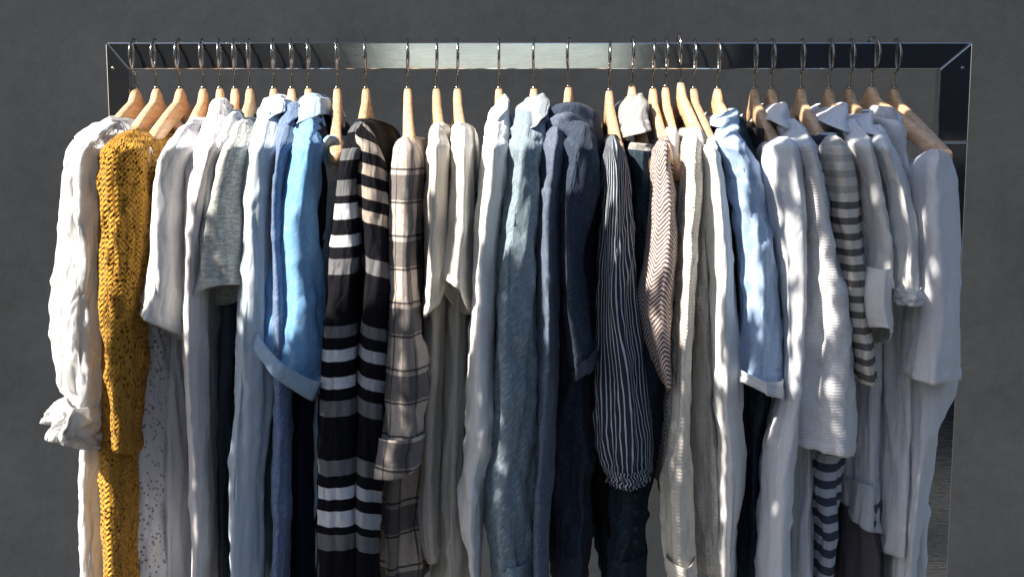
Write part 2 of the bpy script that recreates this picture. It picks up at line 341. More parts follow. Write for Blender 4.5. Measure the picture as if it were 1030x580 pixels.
def add_shade_leaves():  # added unseen leaves, set along the sun's rays to shape the dapple
    root = empty('shade_branch', (-1.4, -.9, 1.2), 'added leafy branch out of view, leaves placed to throw dappled shade on the rack', 'branch')
    rnd = random.Random(11); V = []; F = []
    Sv = np.array(S)
    def leaf(px, py, L, size, ref=-.258):
        c = PX(px, py, ref)+Sv*L
        a = Vector([rnd.gauss(0, 1) for _ in range(3)]).normalized(); a = np.array(a); b = np.cross(a, Sv); b /= np.linalg.norm(b)+1e-6
        a = a-Sv*np.dot(a, Sv)*.6; n = len(V)
        for q, ww in ((-1, 0), (-.5, .32), (0, .42), (.5, .3), (1, 0)):
            for sgn in ((1, -1) if ww else (1,)): V.append(tuple(c+a*q*size+b*sgn*ww*size+Sv*(.1*abs(q)*size)))
        F.extend([(n, n+1, n+2), (n+1, n+3, n+4, n+2), (n+3, n+5, n+6, n+4), (n+5, n+7, n+6)])
    def lit(x, y):
        """hand-laid map of sunlit spots, kept free of the added leaves"""
        x0, y0 = x, y
        x += 9*float(noise(x0/22., y0/40., 1.3)); y += 16*float(noise(x0/18., y0/50., 8.1))
        if x < 104: return True
        if x < 150: return y < 300 or (x < 126 and 420 < y < 540)
        if x < 186: return y < 350
        if x < 212 and y > 385: return True
        if x < 200: return y < 205
        if x < 250: return y < 318
        if x < 292: return y < 345 or (x > 264 and y > 410)
        if x < 312: return y < 420
        if x < 340: return y < 320
        if x < 384: return y < 300
        if x < 413: return y < 480
        if x < 430: return y < 200 or 240 < y < 340
        if x < 474: return y < 335
        if x < 500: return y < 235+(x-474)*3 or (380 < y < 520)
        if x < 545: return y < 240+(x-500)*3.4
        if x < 600: return y < 185 or x < 560
        if x < 658: return y < 262 or abs(x-(622+(y-150)*.13)) < 13
        if x < 678: return y < 330
        if x < 712: return True
        if x < 745: return y < 300 or (722 < x and 340 < y < 430)
        if x < 760: return y < 390
        m = float(noise(x0/20.+y0/170., y0/120., 4.2))+.5*float(noise(x0/11., y0/50., 9.2))
        def seg(pts, w_):
            for (ax, ay), (bx, by) in zip(pts, pts[1:]):
                if ay <= y0 <= by and abs(x0-(ax+(bx-ax)*(y0-ay)/(by-ay))+3.5*m) < w_+5*m: return True
            return False
        if seg([(792, 145), (791, 265)], 4) or seg([(803, 160), (832, 300), (842, 445)], 7) or seg([(826, 240), (838, 440)], 5): return True
        if seg([(778, 185), (784, 300), (785, 400)], 6) or seg([(893, 150), (912, 230), (919, 300)], 7) or seg([(868, 165), (882, 260)], 7): return True
        if seg([(952, 360), (956, 374)], 4) or seg([(842, 135), (858, 185)], 4): return True
        if y0 < 160 or (y0 > 465 and x0 > 770): return False
        if x0 > 930: return m < -.62
        if 800 < x0 < 865 and y0 > 230: return m < .12
        if x0 < 800: return m < -.02
        return m < -.14
    for i in range(14000):
        px = rnd.uniform(110, 1050); py = rnd.uniform(100, 640)
        if not lit(px, py): leaf(px, py, rnd.uniform(1.4, 1.65), rnd.uniform(.014, .022))
    for i in range(1100):
        leaf(rnd.uniform(746, 1010), rnd.uniform(20, 112), rnd.uniform(1.2, 1.5), rnd.uniform(.018, .028), -.02)
    for i in range(900):
        px = rnd.uniform(752, 1010); leaf(px, rnd.uniform(95, 150), rnd.uniform(1.3, 1.6), rnd.uniform(.018, .028), rnd.choice((-.08, -.14, -.19)))
    lm = cloth('green_leaf', (.06, .12, .03), trans=.3)
    mesh_obj('shade_leaf_cluster', V, F, lm, root)
    for k in range(5):
        p0 = PX(790+k*42, -60, -.2)+Sv*1.8; p1 = PX(800+k*40+rnd.uniform(-20, 20), 420, -.24)+Sv*1.8
        pm = (p0+p1)/2+np.array([rnd.uniform(-.05, .05), .02, .03]); mesh_obj('shade_twig', *tube([p0, pm, p1], [.005, .004, .002], 6), M['wood'], root)
add_shade_leaves()

# ------------------------------------------------------------------ the rack
zt = PX(515, 43.5)[2]; zb = PX(515, 70)[2]; BAR = zt-zb; ZR = (zt+zb)/2
xl = PX(108.5, 43.5)[0]; xr = PX(975.5, 43.5)[0]
wl = PX(131, 60)[0]-xl; wr = xr-PX(944, 60)[0]; DP = .011
rack = empty('clothes_rack', (0, 0, GZ), 'wide raw steel clothes rack frame with mitred corners carrying all the hangers', 'clothes rack')
def prism(P, y0, y1):
    n = len(P); V = [(x, y0, z) for x, z in P]+[(x, y1, z) for x, z in P]
    F = [tuple(range(n)), tuple(range(2*n-1, n-1, -1))]+[(i, i+n, (i+1) % n+n, (i+1) % n) for i in range(n)]
    return V, [f[::-1] for f in F] if False else F
g = .0006
bevel(mesh_obj('top_rail', *prism([(xl+g, zt), (xl+wl+g, zb), (xr-wr-g, zb), (xr-g, zt)], -DP, DP), M['steel'], rack, smooth=False), .0012)
def bez(*P): return P
zj = PX(515, 143)[2]; zbot = GZ+.04
for s in (0, 1):
    xo, xi = (xl, xl+wl) if s == 0 else (xr, xr-wr)
    a = [(xo, zt), (xi, zb), (xi, zj+g), (xo, zj+g)]; b_ = [(xo, zj-g), (xi, zj-g), (xi, zbot), (xo, zbot)]
    if s == 1: a, b_ = a[::-1], b_[::-1]
    p = bevel(mesh_obj('post', *join([prism(a, -DP, DP), prism(b_, -DP, DP)]), M['steel'], rack, smooth=False), .0012)
    sx = xo+(xi-xo)*.28
    V, F = tube([(sx, -DP+.001, zt-BAR*.95), (sx, -DP-.0006, zt-BAR*.95)], .0026, 12)
    mesh_obj('screw', V, F, M['hook'], rack)
    bevel(mesh_obj('foot', *box(min(xo, xi), max(xo, xi), -.28, .28, GZ, GZ+.04), M['steel'], rack, smooth=False), .0012)
bevel(mesh_obj('bottom_rail', *box(xl+wl+g, xr-wr-g, -DP, DP, GZ+.002, GZ+.038), M['steel'], rack, smooth=False), .0012)

# ------------------------------------------------------------------ hangers
HZ = ZR
def make_hanger():
    root = empty('wooden_hanger', (0, 0, HZ), '', 'hanger', 'wooden hangers on the rail')
    r = .0240; pts = []
    znk = PX(515, 88)[2]-HZ
    for k in range(34):   # from the far end over the top and down the front to the stem
        a = R(205)-R(205+88)*k/33*1.0
        a = R(-25)+R(295)*k/33
        pts.append((0.0, math.cos(a)*r*.93, math.sin(a)*r+.001))
    pts = pts[:]          # last point is bottom (a=270)
    pts += [(0, -.0005, -r-.004), (0, 0, -r-.010), (0, 0, znk+.0), (0, 0, znk-.03)]
    rad = [.0018]*len(pts); rad[0] = .0026; rad[1] = .0024
    V, F = tube(pts, rad, 8); mesh_obj('hook', V, F, M['hook'], root, org=(0, 0, 0))
    V, F = tube([(0, 0, znk+.002), (0, 0, znk-.004)], .0042, 12); mesh_obj('hook_collar', V, F, M['hook'], root, org=(0, 0, 0))
    # shoulder arms: rounded rectangle swept from tip to tip
    n = 49; ring = 14; V = []; F = []
    for i in range(n):
        s = -1+2*i/(n-1); u = s*.208; a = abs(s)
        drop = .019*min(1, a/.12)**2*(3-2*min(1, a/.12))*.9+.074*max(0, (a-.05)/.95)**1.12
        hgt = (.030+.010*(1-min(1, a/.18)))*(1-.30*a)
        if a < .07: hgt += .004
        wid = .0125+.005*a+.003*max(0, a-.6)/.4
        if i in (0, n-1): hgt *= .55; wid *= .6
        top = znk-drop; cz = top-hgt/2
        vx = .003*math.sin(a*math.pi*.5)*a
        for k in range(ring):
            q = 2*math.pi*(k+.5)/ring; c, d = math.cos(q), math.sin(q); e = .55
            V.append((vx+math.copysign(abs(c)**e, c)*wid/2, u, cz+math.copysign(abs(d)**e, d)*hgt/2))
    for i in range(n-1):
        for k in range(ring): F.append((i*ring+k, (i+1)*ring+k, (i+1)*ring+(k+1) % ring, i*ring+(k+1) % ring))
    F.append(tuple(range(ring))); F.append(tuple(range((n-1)*ring, n*ring))[::-1])
    mesh_obj('shoulder_bar', V, F, M['wood'], root, org=(0, 0, 0))
    zz = znk-.128
    V, F = tube([(.010, -.172, zz+.026), (.008, -.145, zz), (.004, -.05, zz-.004), (.004, .05, zz-.004), (.008, .145, zz), (.010, .172, zz+.026)], .0052, 10)
    mesh_obj('trouser_bar', V, F, M['wood'], root, org=(0, 0, 0))
    return root
HP = make_hanger()
first = [True]
def hanger(px, what, tip, up=0, tilt=0, dip=0):
    yaw = math.degrees(math.atan2(PX(tip, 152, -.2)[0]-PX(px, 80)[0], .2))+.5
    if first[0]: r = HP; first[0] = False
    else:
        r = HP.copy(); COL.objects.link(r)
        for ch in list(HP.children):
            c = ch.copy(); COL.objects.link(c); c.parent = r
    r.location = (PX(px, 80)[0], 0, HZ+up); r.rotation_euler = (R(dip), R(tilt), R(yaw))
    r['label'] = 'beech wood hanger with dark wire hook holding the '+what
    return r

# ------------------------------------------------------------------ cloth lofts
def hermite(x, y, xs):
    x = np.asarray(x, float); y = np.asarray(y, float); n = len(x)
    d = np.diff(y)/np.diff(x); m = np.zeros(n); m[0] = d[0]; m[-1] = d[-1]
    for i in range(1, n-1): m[i] = 0.5*(d[i-1]+d[i]) if d[i-1]*d[i] > 0 else 0.25*(d[i-1]+d[i])
    k = np.clip(np.searchsorted(x, xs)-1, 0, n-2); h = x[k+1]-x[k]; t = (xs-x[k])/h
    return (2*t**3-3*t**2+1)*y[k]+(t**3-2*t**2+t)*h*m[k]+(-2*t**3+3*t**2)*y[k+1]+(t**3-t**2)*h*m[k+1]

SEED = [0]
def loft(name, rows, mat, parent, yf=-.20, dep=.055, y0=None, ramp=48, expo=1.38, ridge=None, fold=.004, wr=.0016, nr=64, step=3.0,
         hem=True, mouth=0, ruffle=0, kr=9, shear=0, topcap=True, solid=.0011, freq=36, vf=1.7, foldtop=.12, label=None, follow=None, round_top=12, seam=()):
    SEED[0] += 13.7; sd_ = SEED[0]
    A = np.array([(r if len(r) == 4 else (r[0], r[1], r[2], r[1])) for r in rows], float)
    ym = (A[:, 1]+A[:, 3])/2; prm = np.concatenate([[0], np.cumsum(np.hypot(np.diff((A[:, 0]+A[:, 2])/2), np.diff(ym))+1e-3)])
    n = max(6, int(prm[-1]/step)+1); s = np.linspace(0, prm[-1], n)
    c = [hermite(prm, A[:, i], s) for i in range(4)]
    yy = (c[1]+c[3])/2
    if y0 is None: Y = np.full(n, yf)
    else:
        t = np.clip((yy-96)/(147-96), 0, 1); arm = -(.040+.205*t**.92)      # rides over the hanger arm
        Y = np.maximum(arm-(.006 if dep < .15 else 0.), yf)
    body = dep > .15
    if follow is not None:
        t = np.clip((yy-92)/(147-92), 0, 1); Y = -(.030+.205*t**.92)-follow; dep = .5
        Y = np.maximum(Y, -.262)
    dd = np.full(n, dep)
    if body: dd = dep-2*(Y-yf)      # stays centred under the hanger
    if follow is not None: dd = -2*Y; body = True
    if topcap: dd = dd*np.clip(.25+.75*np.sqrt(np.clip((s)/(16), 0, 1)), 0, 1)
    Yr = Y+np.minimum(dd/2, .036)
    if topcap:
        tt = np.clip((s+.4)/round_top, 0, 1); wf = np.sqrt(1-(1-tt)**2); wf = .12+.88*wf
        mx, my = (c[0]+c[2])/2, (c[1]+c[3])/2; hx, hy = (c[2]-c[0])/2*wf, (c[3]-c[1])/2*wf
        c = [mx-hx, my-hy, mx+hx, my+hy]
    P0 = U(c[0], c[1], Yr); P1 = U(c[2], c[3], Yr); Mid = (P0+P1)/2; H = (P1-P0)/2
    th = np.arange(nr)/nr*2*math.pi
    ct, st = np.cos(th-math.pi/2), np.sin(th-math.pi/2)      # th=0 -> front
    ca = np.sign(ct)*np.abs(ct)**(2/expo); sa = np.sign(st)*np.abs(st)**(2/expo)
    if body:   # spread the points evenly on the long loop
        q = np.linspace(0, 1, nr, endpoint=False)
        # front cap 20%, right side 30%, back cap 20%, left side 30%
        ca = np.empty(nr); sa = np.empty(nr)
        for i, v in enumerate(q):
            v = (v+.14) % 1
            if v < .28: a = v/.14-1; ca[i] = math.copysign(abs(a)**.9, a); sa[i] = -1+.22*abs(a)**1.35
            elif v < .56: z_ = (v-.28)/.28; ca[i] = 1; sa[i] = -.78+z_*1.66
            elif v < .72: a = ((v-.56)/.16-.5)*math.pi; ca[i] = -math.sin(a); sa[i] = 1-.12*(1-math.cos(a))
            else: z_ = (v-.72)/.28; ca[i] = -1; sa[i] = .88-z_*1.66
    off = (sa+1)/2                                            # 0 front .. 1 back
    b = off[None, :]*dd[:, None]
    P = Mid[:, None, :]+ca[None, :, None]*H[:, None, :]
    rg = (ridge if ridge is not None else .35*math.sin(sd_*3.3))+.45*noise(s/prm[-1]*2.2+sd_, 2.2, sd_)
    if not (topcap or name == 'sleeve' or body): rg = rg*.3
    P[:, :, 0] += H[:, None, 0]*np.clip(rg, -.75, .75)[:, None]*(1-np.abs(ca))[None, :]*((1-sa)/2)[None, :]
    P[:, :, 1] = Y[:, None]+b; P[:, :, 0] += shear*b
    P[:, :, 1] += ca[None, :]*H[:, None, 1]*0
    # outward normal in plan
    d1 = np.roll(P, -1, 1)-np.roll(P, 1, 1); N = np.stack([d1[:, :, 1], -d1[:, :, 0], 0*d1[:, :, 0]], -1)
    N /= np.linalg.norm(N, axis=2, keepdims=True)+1e-9
    v = (s/prm[-1])[:, None]; amp = np.clip((v-foldtop*.2)/foldtop, .12, 1)*np.clip(.55+.6*v, 0, 1)
    X, Yy, Z = P[:, :, 0], P[:, :, 1], P[:, :, 2]
    wdt = np.linalg.norm(H, axis=1)[:, None]*2
    fa = np.minimum(fold, wdt*.14)
    drift = .35*noise(Z*5+sd_, sd_, 3.1)*1.0
    f1 = noise(X*freq+drift*2+sd_, Yy*freq*.8, Z*vf+sd_)
    f2 = noise(X*freq*2.1+sd_*2, Yy*freq*1.8+drift*3, Z*vf*1.7)
    ridg = (1-np.abs(f1)*2.6)
    f3 = noise(X*freq*1.15+sd_*3+drift*3, Yy*freq*.9, Z*vf*.8+7.7)
    crease = .55-np.minimum(np.abs(f3)*3.4, 1.2)
    d = fa*amp*(f1*.8+.8*crease+.35*f2+.35*(.5-np.minimum(np.abs(f2)*3, 1)))
    # drag wrinkles: oblique, finer
    g1 = noise((X+Z*.6)*52+sd_, Yy*40, (Z-X*.5)*17); g2 = noise((X-Z*.8)*90, Yy*70+sd_, Z*45)
    g3 = 1-np.clip(np.abs(noise((X-Z*.35)*26+sd_, Yy*20, (Z+X*.4)*5.5))*4.5, 0, 1)
    d += np.minimum(wr, wdt*.08)*(1.0*g1*np.abs(g1)*2+.18*g2+1.1*g3)
    if ruffle: d += ruffle*np.clip(v*1.4, 0, 1)*np.sin(th[None, :]*kr+3*noise(v*3+sd_, th[None, :]*.7, 1.)*2)
    if hem:
        px_left = (1-v)*prm[-1]
        d += np.where(px_left < 11, .0006, 0.)*np.clip((11-px_left)/1.5, 0, 1)-.0009*np.exp(-((px_left-12)/1.4)**2)
    for sy in seam:
        q = yy[:, None]-sy+3*np.cos(th)[None, :]; d = d-.0016*np.exp(-(q/1.5)**2)+.0007*np.exp(-((q-4)/2.5)**2)+.0005*noise(th[None, :]*14, q*0+sy, 1.)*np.exp(-(q/6)**2)
    P = P+N*d[:, :, None]
    e = np.clip((v-.72)/.28, 0, 1)**2
    P[:, :, 2] += e*(.005*noise(X*22+sd_, Yy*12, 5.5))
    if mouth: P[:, :, 2] += np.clip((v-.55)/.45, 0, 1)**1.6*(mouth/667.)*(.5-off[None, :])*2
    # uv in kilo pixels
    seg = np.linalg.norm(np.diff(np.concatenate([P, P[:, :1]], 1), axis=1), axis=2).mean(0)*.667
    uu = np.concatenate([[0], np.cumsum(seg)]); 
    ym2 = c[1][:, None]*(1-(ca+1)/2)[None, :]+c[3][:, None]*((ca+1)/2)[None, :]
    V = P.reshape(-1, 3); F = []; UVs = []
    for i in range(n-1):
        for k in range(nr):
            k2 = (k+1) % nr
            F.append((i*nr+k, i*nr+k2, (i+1)*nr+k2, (i+1)*nr+k))
            a0, a1 = uu[k], uu[k+1]
            if k >= nr//2: a0, a1 = a0-uu[-1], a1-uu[-1]      # the seam of the cloth runs down the back
            UVs += [(a0, ym2[i, k]/1000), (a1, ym2[i, k2]/1000), (a1, ym2[i+1, k2]/1000), (a0, ym2[i+1, k]/1000)]
    if topcap:
        F.append(tuple(range(nr))[::-1]); UVs += [(uu[k], ym2[0, k]/1000) for k in range(nr)][::-1]
    o = mesh_obj(name, V, F, mat, parent, uv=UVs, solid=solid)
    if label: o['label'] = label
    return o

def garment(name, px, label, cat):
    return empty(name, tuple(PX(px, 100)), label, cat, None)
def B(rows, mat, p, **k):
    k.setdefault('yf', -.20); k.setdefault('dep', .40); k.setdefault('y0', -.035); k.setdefault('nr', 100); k.setdefault('fold', .006); k.setdefault('freq', 26); k.setdefault('step', 3.6)
    return loft(k.pop('name', 'body'), rows, M[mat], p, **k)
def SL(rows, mat, p, **k):
    k.setdefault('yf', -.262); k.setdefault('dep', .095); k.setdefault('y0', -.06)
    return loft(k.pop('name', 'sleeve'), rows, M[mat], p, **k)
def collar(rows, mat, p, **k):
    """turned-down collar: the stand inside, the leaf folded over it outside; rows go down the outer leaf"""
    k.setdefault('fold', .0012); k.setdefault('wr', .001)
    for z in ('yf', 'dep'): k.pop(z, None)
    r0, r1 = rows[0], rows[-1]; f4 = lambda r: r if len(r) == 4 else (r[0], r[1], r[2], r[1])
    r0, r1 = f4(r0), f4(r1)
    r0 = (r0[0]+2, r0[1], r0[2]-2, r0[3]); rows = [r0, (r0[0]-1.6, r0[1]+3, r0[2]+1.6, r0[3]+3)]+list(rows[1:])
    top = (r0[0]+2.5, r0[1]+1.5, r0[2]-2.5, r0[3]+1.5); fl = (r0[0]+.6, r0[1]-.6, r0[2]-.6, r0[3]-.6)
    rr = [top, fl]+[f4(r) for r in rows]
    o = loft(k.pop('name', 'collar'), rr, M[mat], p, topcap=False, follow=k.pop('follow', .010), foldtop=.5, solid=.0012, step=1.6, nr=90, expo=2.1, **k)
    st = [(r0[0]+2.2, r0[1]+.5, r0[2]-2.2, r0[3]+.5), (r0[0]+3, r0[1]+9, r0[2]-3, r0[3]+9), (r0[0]+3, r0[1]+18, r0[2]-3, r0[3]+18)]
    q = loft('collar_stand', st, M[mat], p, topcap=False, follow=.004, fold=.0006, wr=.0005, hem=False, nr=60, solid=.001)
    q.parent = o; q.location = (0, 0, 0)
    return o
def cuff(rows, mat, p, **k):
    k.setdefault('yf', -.264); k.setdefault('dep', .095); k.setdefault('fold', .0015); k.setdefault('wr', .0008)
    return loft(k.pop('name', 'cuff'), rows, M[mat], p, y0=None, topcap=False, solid=.0013, foldtop=.5, **k)
def button(p, px, py, Y, r=.0045, mat='collar_grey'):
    c = PX(px, py, Y); V, F = tube([c+np.array([0, .002, 0]), c+np.array([0, -.0012, 0])], r, 12)
    mesh_obj('button', V, F, M[mat], p)

# ------------------------------------------------------------------ garments, left to right
g = garment('blouse', 136, 'sheer white blouse with long full sleeve and ruffled cuff, first on the rack', 'blouse'); hanger(136, 'sheer white ruffled blouse', 88)
SL([(112, 122, 122, 126), (96, 124, 122, 136), (78, 134, 116, 146), (66, 150, 111, 158), (61, 172, 108, 176), (59, 200, 106, 200), (54, 262, 106, 262), (52, 310, 105, 310), (53, 360, 105, 360), (58, 388, 104, 392), (68, 404, 98, 410)], 'sheer', g, y0=-.12, dep=0.098, fold=.007, wr=.0035, hem=False, name='sleeve', ramp=30)
cuff([(66, 400, 98, 408), (58, 404, 96, 420), (50, 414, 94, 438), (44, 428, 92, 452)], 'sheer', g, dep=0.098, ruffle=.0095, kr=11, step=1.4, name='cuff_ruffle')
loft('shoulder_ruffle', [(113, 117, 124, 121), (106, 121, 124, 128), (101, 127, 122, 136)], M['sheer'], g, yf=-.15, dep=.05, ruffle=.004, kr=12, step=1.5, topcap=False)
B([(116, 118, 130, 122), (96, 130, 132, 134), (86, 160, 128, 160), (82, 240, 124, 240), (82, 400, 120, 400), (82, 470, 112, 470), (84, 600, 110, 600)], 'sheer', g, fold=.008)

g = garment('sweater', 157, 'mustard yellow open-knit sweater with long lacy sleeve', 'sweater'); hanger(157, 'mustard open-knit sweater', 116)
B([(132, 130, 150, 132), (112, 140, 152, 144), (100, 165, 154, 170), (97, 210, 150, 210), (97, 300, 142, 300), (100, 370, 142, 370), (97, 440, 138, 440), (99, 500, 136, 500), (101, 560, 136, 560), (101, 600, 137, 600)], 'mustard', g, yf=-.225, fold=.007)
SL([(125, 132, 142, 138), (108, 146, 148, 152), (98, 172, 150, 176), (96, 220, 149, 222), (97, 270, 146, 272), (102, 320, 142, 325), (110, 365, 142, 370), (115, 410, 139, 410), (117, 442, 136, 452)], 'mustard', g, yf=-.272, fold=.006, wr=.003, dep=.09, expo=1.8, ridge=-.2)
loft('neckline', [(137, 126, 152, 131), (134, 131, 152, 137)], M['mustard_rib'], g, yf=-.13, dep=.16, topcap=False, step=1.5)

g = garment('slip_dress', 181, 'white lace slip dress on thin straps, beside the mustard sweater', 'dress'); hanger(181, 'white lace slip dress', 138)
B([(141, 250, 160, 250), (139, 300, 168, 300), (138, 360, 172, 360), (133, 420, 170, 420), (130, 500, 168, 500), (131, 600, 170, 600)], 'lace', g, yf=-.175, dep=.35, y0=None, topcap=False, fold=.006)
for a, b_ in (((143, 146), (152, 252)), ((151, 152), (147, 252))):
    p0 = PX(*a, -.2); p1 = PX(*b_, -.18)
    V, F = tube([p0+np.array([0, .012, -.006]), p0+np.array([0, .003, .004]), p0+np.array([0, -.012, -.004]), (p0*.7+p1*.3)+np.array([.002, 0, 0]), p1], .0013, 6); mesh_obj('strap', V, F, M['white'], g)

g = garment('t_shirt', 204, 'white t-shirt with rolled open short sleeve hanging over the lace slip dress', 't-shirt'); hanger(204, 'white t-shirt with rolled sleeve', 178)
SL([(190, 122, 200, 126), (176, 134, 202, 142), (163, 152, 200, 160), (156, 180, 192, 182), (152, 220, 186, 222), (148, 265, 184, 270), (143, 300, 184, 312), (140, 320, 184, 342)], 'white', g, yf=-0.266, dep=0.105, mouth=13, fold=.004)
B([(192, 118, 208, 120), (178, 140, 206, 144), (168, 180, 204, 180), (168, 300, 198, 300), (167, 400, 194, 400), (160, 480, 192, 480), (158, 600, 190, 600)], 'white_cool', g, yf=-.15, fold=.008)

g = garment('t_shirt', 221, 'pinkish white jersey top with long narrow sleeve reaching the picture bottom', 'top'); hanger(221, 'pinkish white jersey top', 208)
SL([(214, 98, 232, 100), (206, 120, 230, 122), (194, 150, 224, 154), (186, 185, 214, 190), (184, 240, 206, 240), (184, 300, 205, 300), (185, 380, 206, 380), (189, 450, 208, 450), (192, 520, 210, 520), (194, 560, 210, 552), (198, 600, 208, 600)], 'pinkwhite', g, yf=-0.254, fold=.006)
B([(216, 104, 232, 106), (206, 130, 232, 130), (196, 180, 222, 180), (192, 300, 214, 300), (192, 600, 214, 600)], 'pinkwhite', g)

g = garment('blouse', 236, 'white blouse squeezed between the pinkish top and the grey marl tee', 'blouse'); hanger(236, 'white blouse beside the marl tee', 224)
SL([(231, 112, 244, 114), (222, 132, 242, 136), (211, 160, 236, 164), (204, 200, 228, 200), (202, 240, 222, 240), (204, 270, 222, 270)], 'white', g, yf=-.236)
B([(230, 110, 246, 112), (220, 140, 244, 140), (210, 200, 236, 200), (208, 330, 230, 330), (212, 600, 232, 600)], 'shaded_grey', g, yf=-.12, label='lower panel with its shade put in as dark grey')  # white blouse; the panel's shade is painted as dark cloth

g = garment('t_shirt', 251, 'grey marl t-shirt with wide short sleeve', 't-shirt'); hanger(251, 'grey marl t-shirt', 234)
SL([(240, 120, 256, 122), (230, 138, 257, 142), (216, 168, 254, 168), (206, 205, 250, 202), (197, 255, 252, 246), (188, 298, 254, 282), (187, 310, 254, 292)], 'marl', g, yf=-.290, dep=.11, mouth=11, fold=.004, ridge=-.15, expo=1.7)
B([(242, 118, 257, 120), (232, 150, 256, 150), (222, 220, 250, 220), (214, 320, 242, 320), (210, 420, 240, 420), (206, 500, 238, 500), (205, 600, 238, 600)], 'shaded_grey', g, yf=-.135, fold=.009)

g = garment('shirt', 275, 'very pale blue shirt with soft collar and sleeve running to the picture bottom', 'shirt'); hanger(275, 'very pale blue shirt', 265)
collar([(266, 100, 285, 96), (263, 113, 287, 101), (259.5, 129, 285.5, 113)], 'paleblue', g)
SL([(262, 108, 284, 110), (256, 130, 284, 134), (248, 165, 280, 168), (246, 200, 278, 200), (247, 250, 274, 250), (243, 300, 274, 300), (238, 360, 275, 360), (235, 420, 272, 430), (232, 490, 267, 490), (232, 600, 268, 600)], 'paleblue', g, seam=(150,), yf=-0.248, dep=0.070, fold=.006)
B([(262, 106, 284, 106), (256, 140, 286, 140), (250, 200, 284, 200), (248, 400, 280, 400), (240, 600, 276, 600)], 'paleblue', g, yf=-.16)

g = garment('shirt', 293, 'mid blue denim shirt wedged between the pale blue shirt and the sky blue one', 'shirt'); hanger(293, 'mid blue denim shirt', 290)
collar([(288, 107, 302, 103), (285, 117, 302, 109), (281.5, 133, 300.5, 117)], 'midblue', g)
SL([(286, 110, 302, 112), (281, 130, 301, 134), (277, 165, 294, 168), (275, 210, 290, 210), (276, 280, 292, 280), (276, 400, 292, 400), (275, 600, 290, 600)], 'midblue', g, seam=(175,), yf=-0.243, dep=0.070)
B([(286, 106, 302, 106), (282, 140, 302, 140), (278, 220, 300, 220), (276, 600, 300, 600)], 'navy', g, label='lower part with its shade put in as navy')  # darker than the sleeve; shade is painted into this part

g = garment('shirt', 310, 'sky blue chambray shirt with pale collar and angled short sleeve hem', 'shirt'); hanger(310, 'sky blue chambray shirt', 307)
collar([(303, 99, 320, 95), (300, 112, 323, 99), (295.5, 129, 322.5, 117)], 'sunlit_blue', g)
SL([(298, 106, 322, 108), (294, 130, 322, 132), (286, 168, 321, 165), (278, 205, 319, 205), (268, 250, 322, 262), (259, 295, 330, 322), (253, 325, 332, 365), (251, 348, 314, 404)], 'skyblue', g, seam=(150,), yf=-0.279, dep=0.098, mouth=5, fold=.006, wr=.0028)
cuff([(257, 335, 321, 386), (252.5, 348, 312, 404)], 'sunlit_blue', g, yf=-.286, dep=.100, hem=True)
B([(298, 104, 322, 104), (292, 140, 324, 140), (288, 200, 322, 200), (292, 300, 330, 300), (300, 380, 330, 380), (296, 430, 325, 430), (292, 600, 326, 600)], 'navy', g, yf=-.2, label='body with its shade put in as navy')  # shade under the sky blue sleeve, painted as navy cloth

g = garment('denim_vest', 339, 'sleeveless washed denim vest with dark armhole, behind the striped sweater', 'vest'); hanger(339, 'sleeveless washed denim vest', 334)
B([(328, 136, 342, 138), (320, 146, 346, 146), (317, 165, 347, 165), (317, 190, 344, 190), (318, 240, 340, 240), (318, 400, 336, 400), (316, 600, 330, 600)], 'ltdenim', g, yf=-.19, ramp=30)
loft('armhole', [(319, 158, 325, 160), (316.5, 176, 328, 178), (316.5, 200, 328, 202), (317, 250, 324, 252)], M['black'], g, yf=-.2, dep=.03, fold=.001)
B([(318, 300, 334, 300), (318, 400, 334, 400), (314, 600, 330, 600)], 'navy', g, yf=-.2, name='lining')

g = garment('sweater', 368, 'black, white and grey striped knit sweater', 'sweater'); hanger(368, 'black and white striped sweater', 357)
SL([(357, 122, 370, 124), (348, 140, 368, 146), (342, 165, 362, 168), (338, 200, 360, 200), (334, 240, 362, 240), (330, 300, 360, 300), (326, 380, 359, 380), (323, 460, 359, 460), (322, 530, 360, 530), (322, 600, 361, 600)], 'bwstripe', g, yf=-0.263, dep=.055, expo=2.4, fold=.003, wr=.0012)
SL([(362, 122, 374, 130), (360, 136, 384, 158), (360, 160, 390, 192), (362, 200, 392, 222), (366, 255, 393, 275), (364, 320, 391, 330), (360, 380, 388, 388), (360, 460, 384, 466), (360, 600, 382, 604)], 'bwstripe_shaded', g, yf=-0.250, dep=.06, expo=2.0, fold=.004)
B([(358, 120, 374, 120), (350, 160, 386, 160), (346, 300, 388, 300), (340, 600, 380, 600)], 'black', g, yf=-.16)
loft('neckband', [(360, 119, 375, 124), (357, 123, 376, 129)], M['charcoal'], g, yf=-.1, dep=.13, topcap=False, step=1.5)

g = garment('plaid_shirt', 410, 'beige flannel shirt with dark plaid check and wide cuff', 'shirt'); hanger(410, 'beige plaid flannel shirt', 408)
SL([(399, 138, 417, 140), (395, 160, 423, 166), (392, 200, 420, 204), (392, 260, 416, 260), (391, 320, 424, 320), (388, 370, 430, 372), (383, 430, 428, 428), (377, 470, 424, 462)], 'plaid', g, yf=-0.266, dep=.07, expo=1.7, fold=.005, wr=.002, ramp=30)
cuff([(381, 438, 427, 434), (376, 478, 424, 466)], 'plaid', g, yf=-0.268, dep=.072, expo=1.7, fold=.002)
B([(400, 138, 420, 138), (396, 170, 426, 170), (394, 300, 424, 300), (388, 400, 425, 400), (384, 480, 424, 480), (383, 600, 423, 600)], 'plaid', g, yf=-.17)

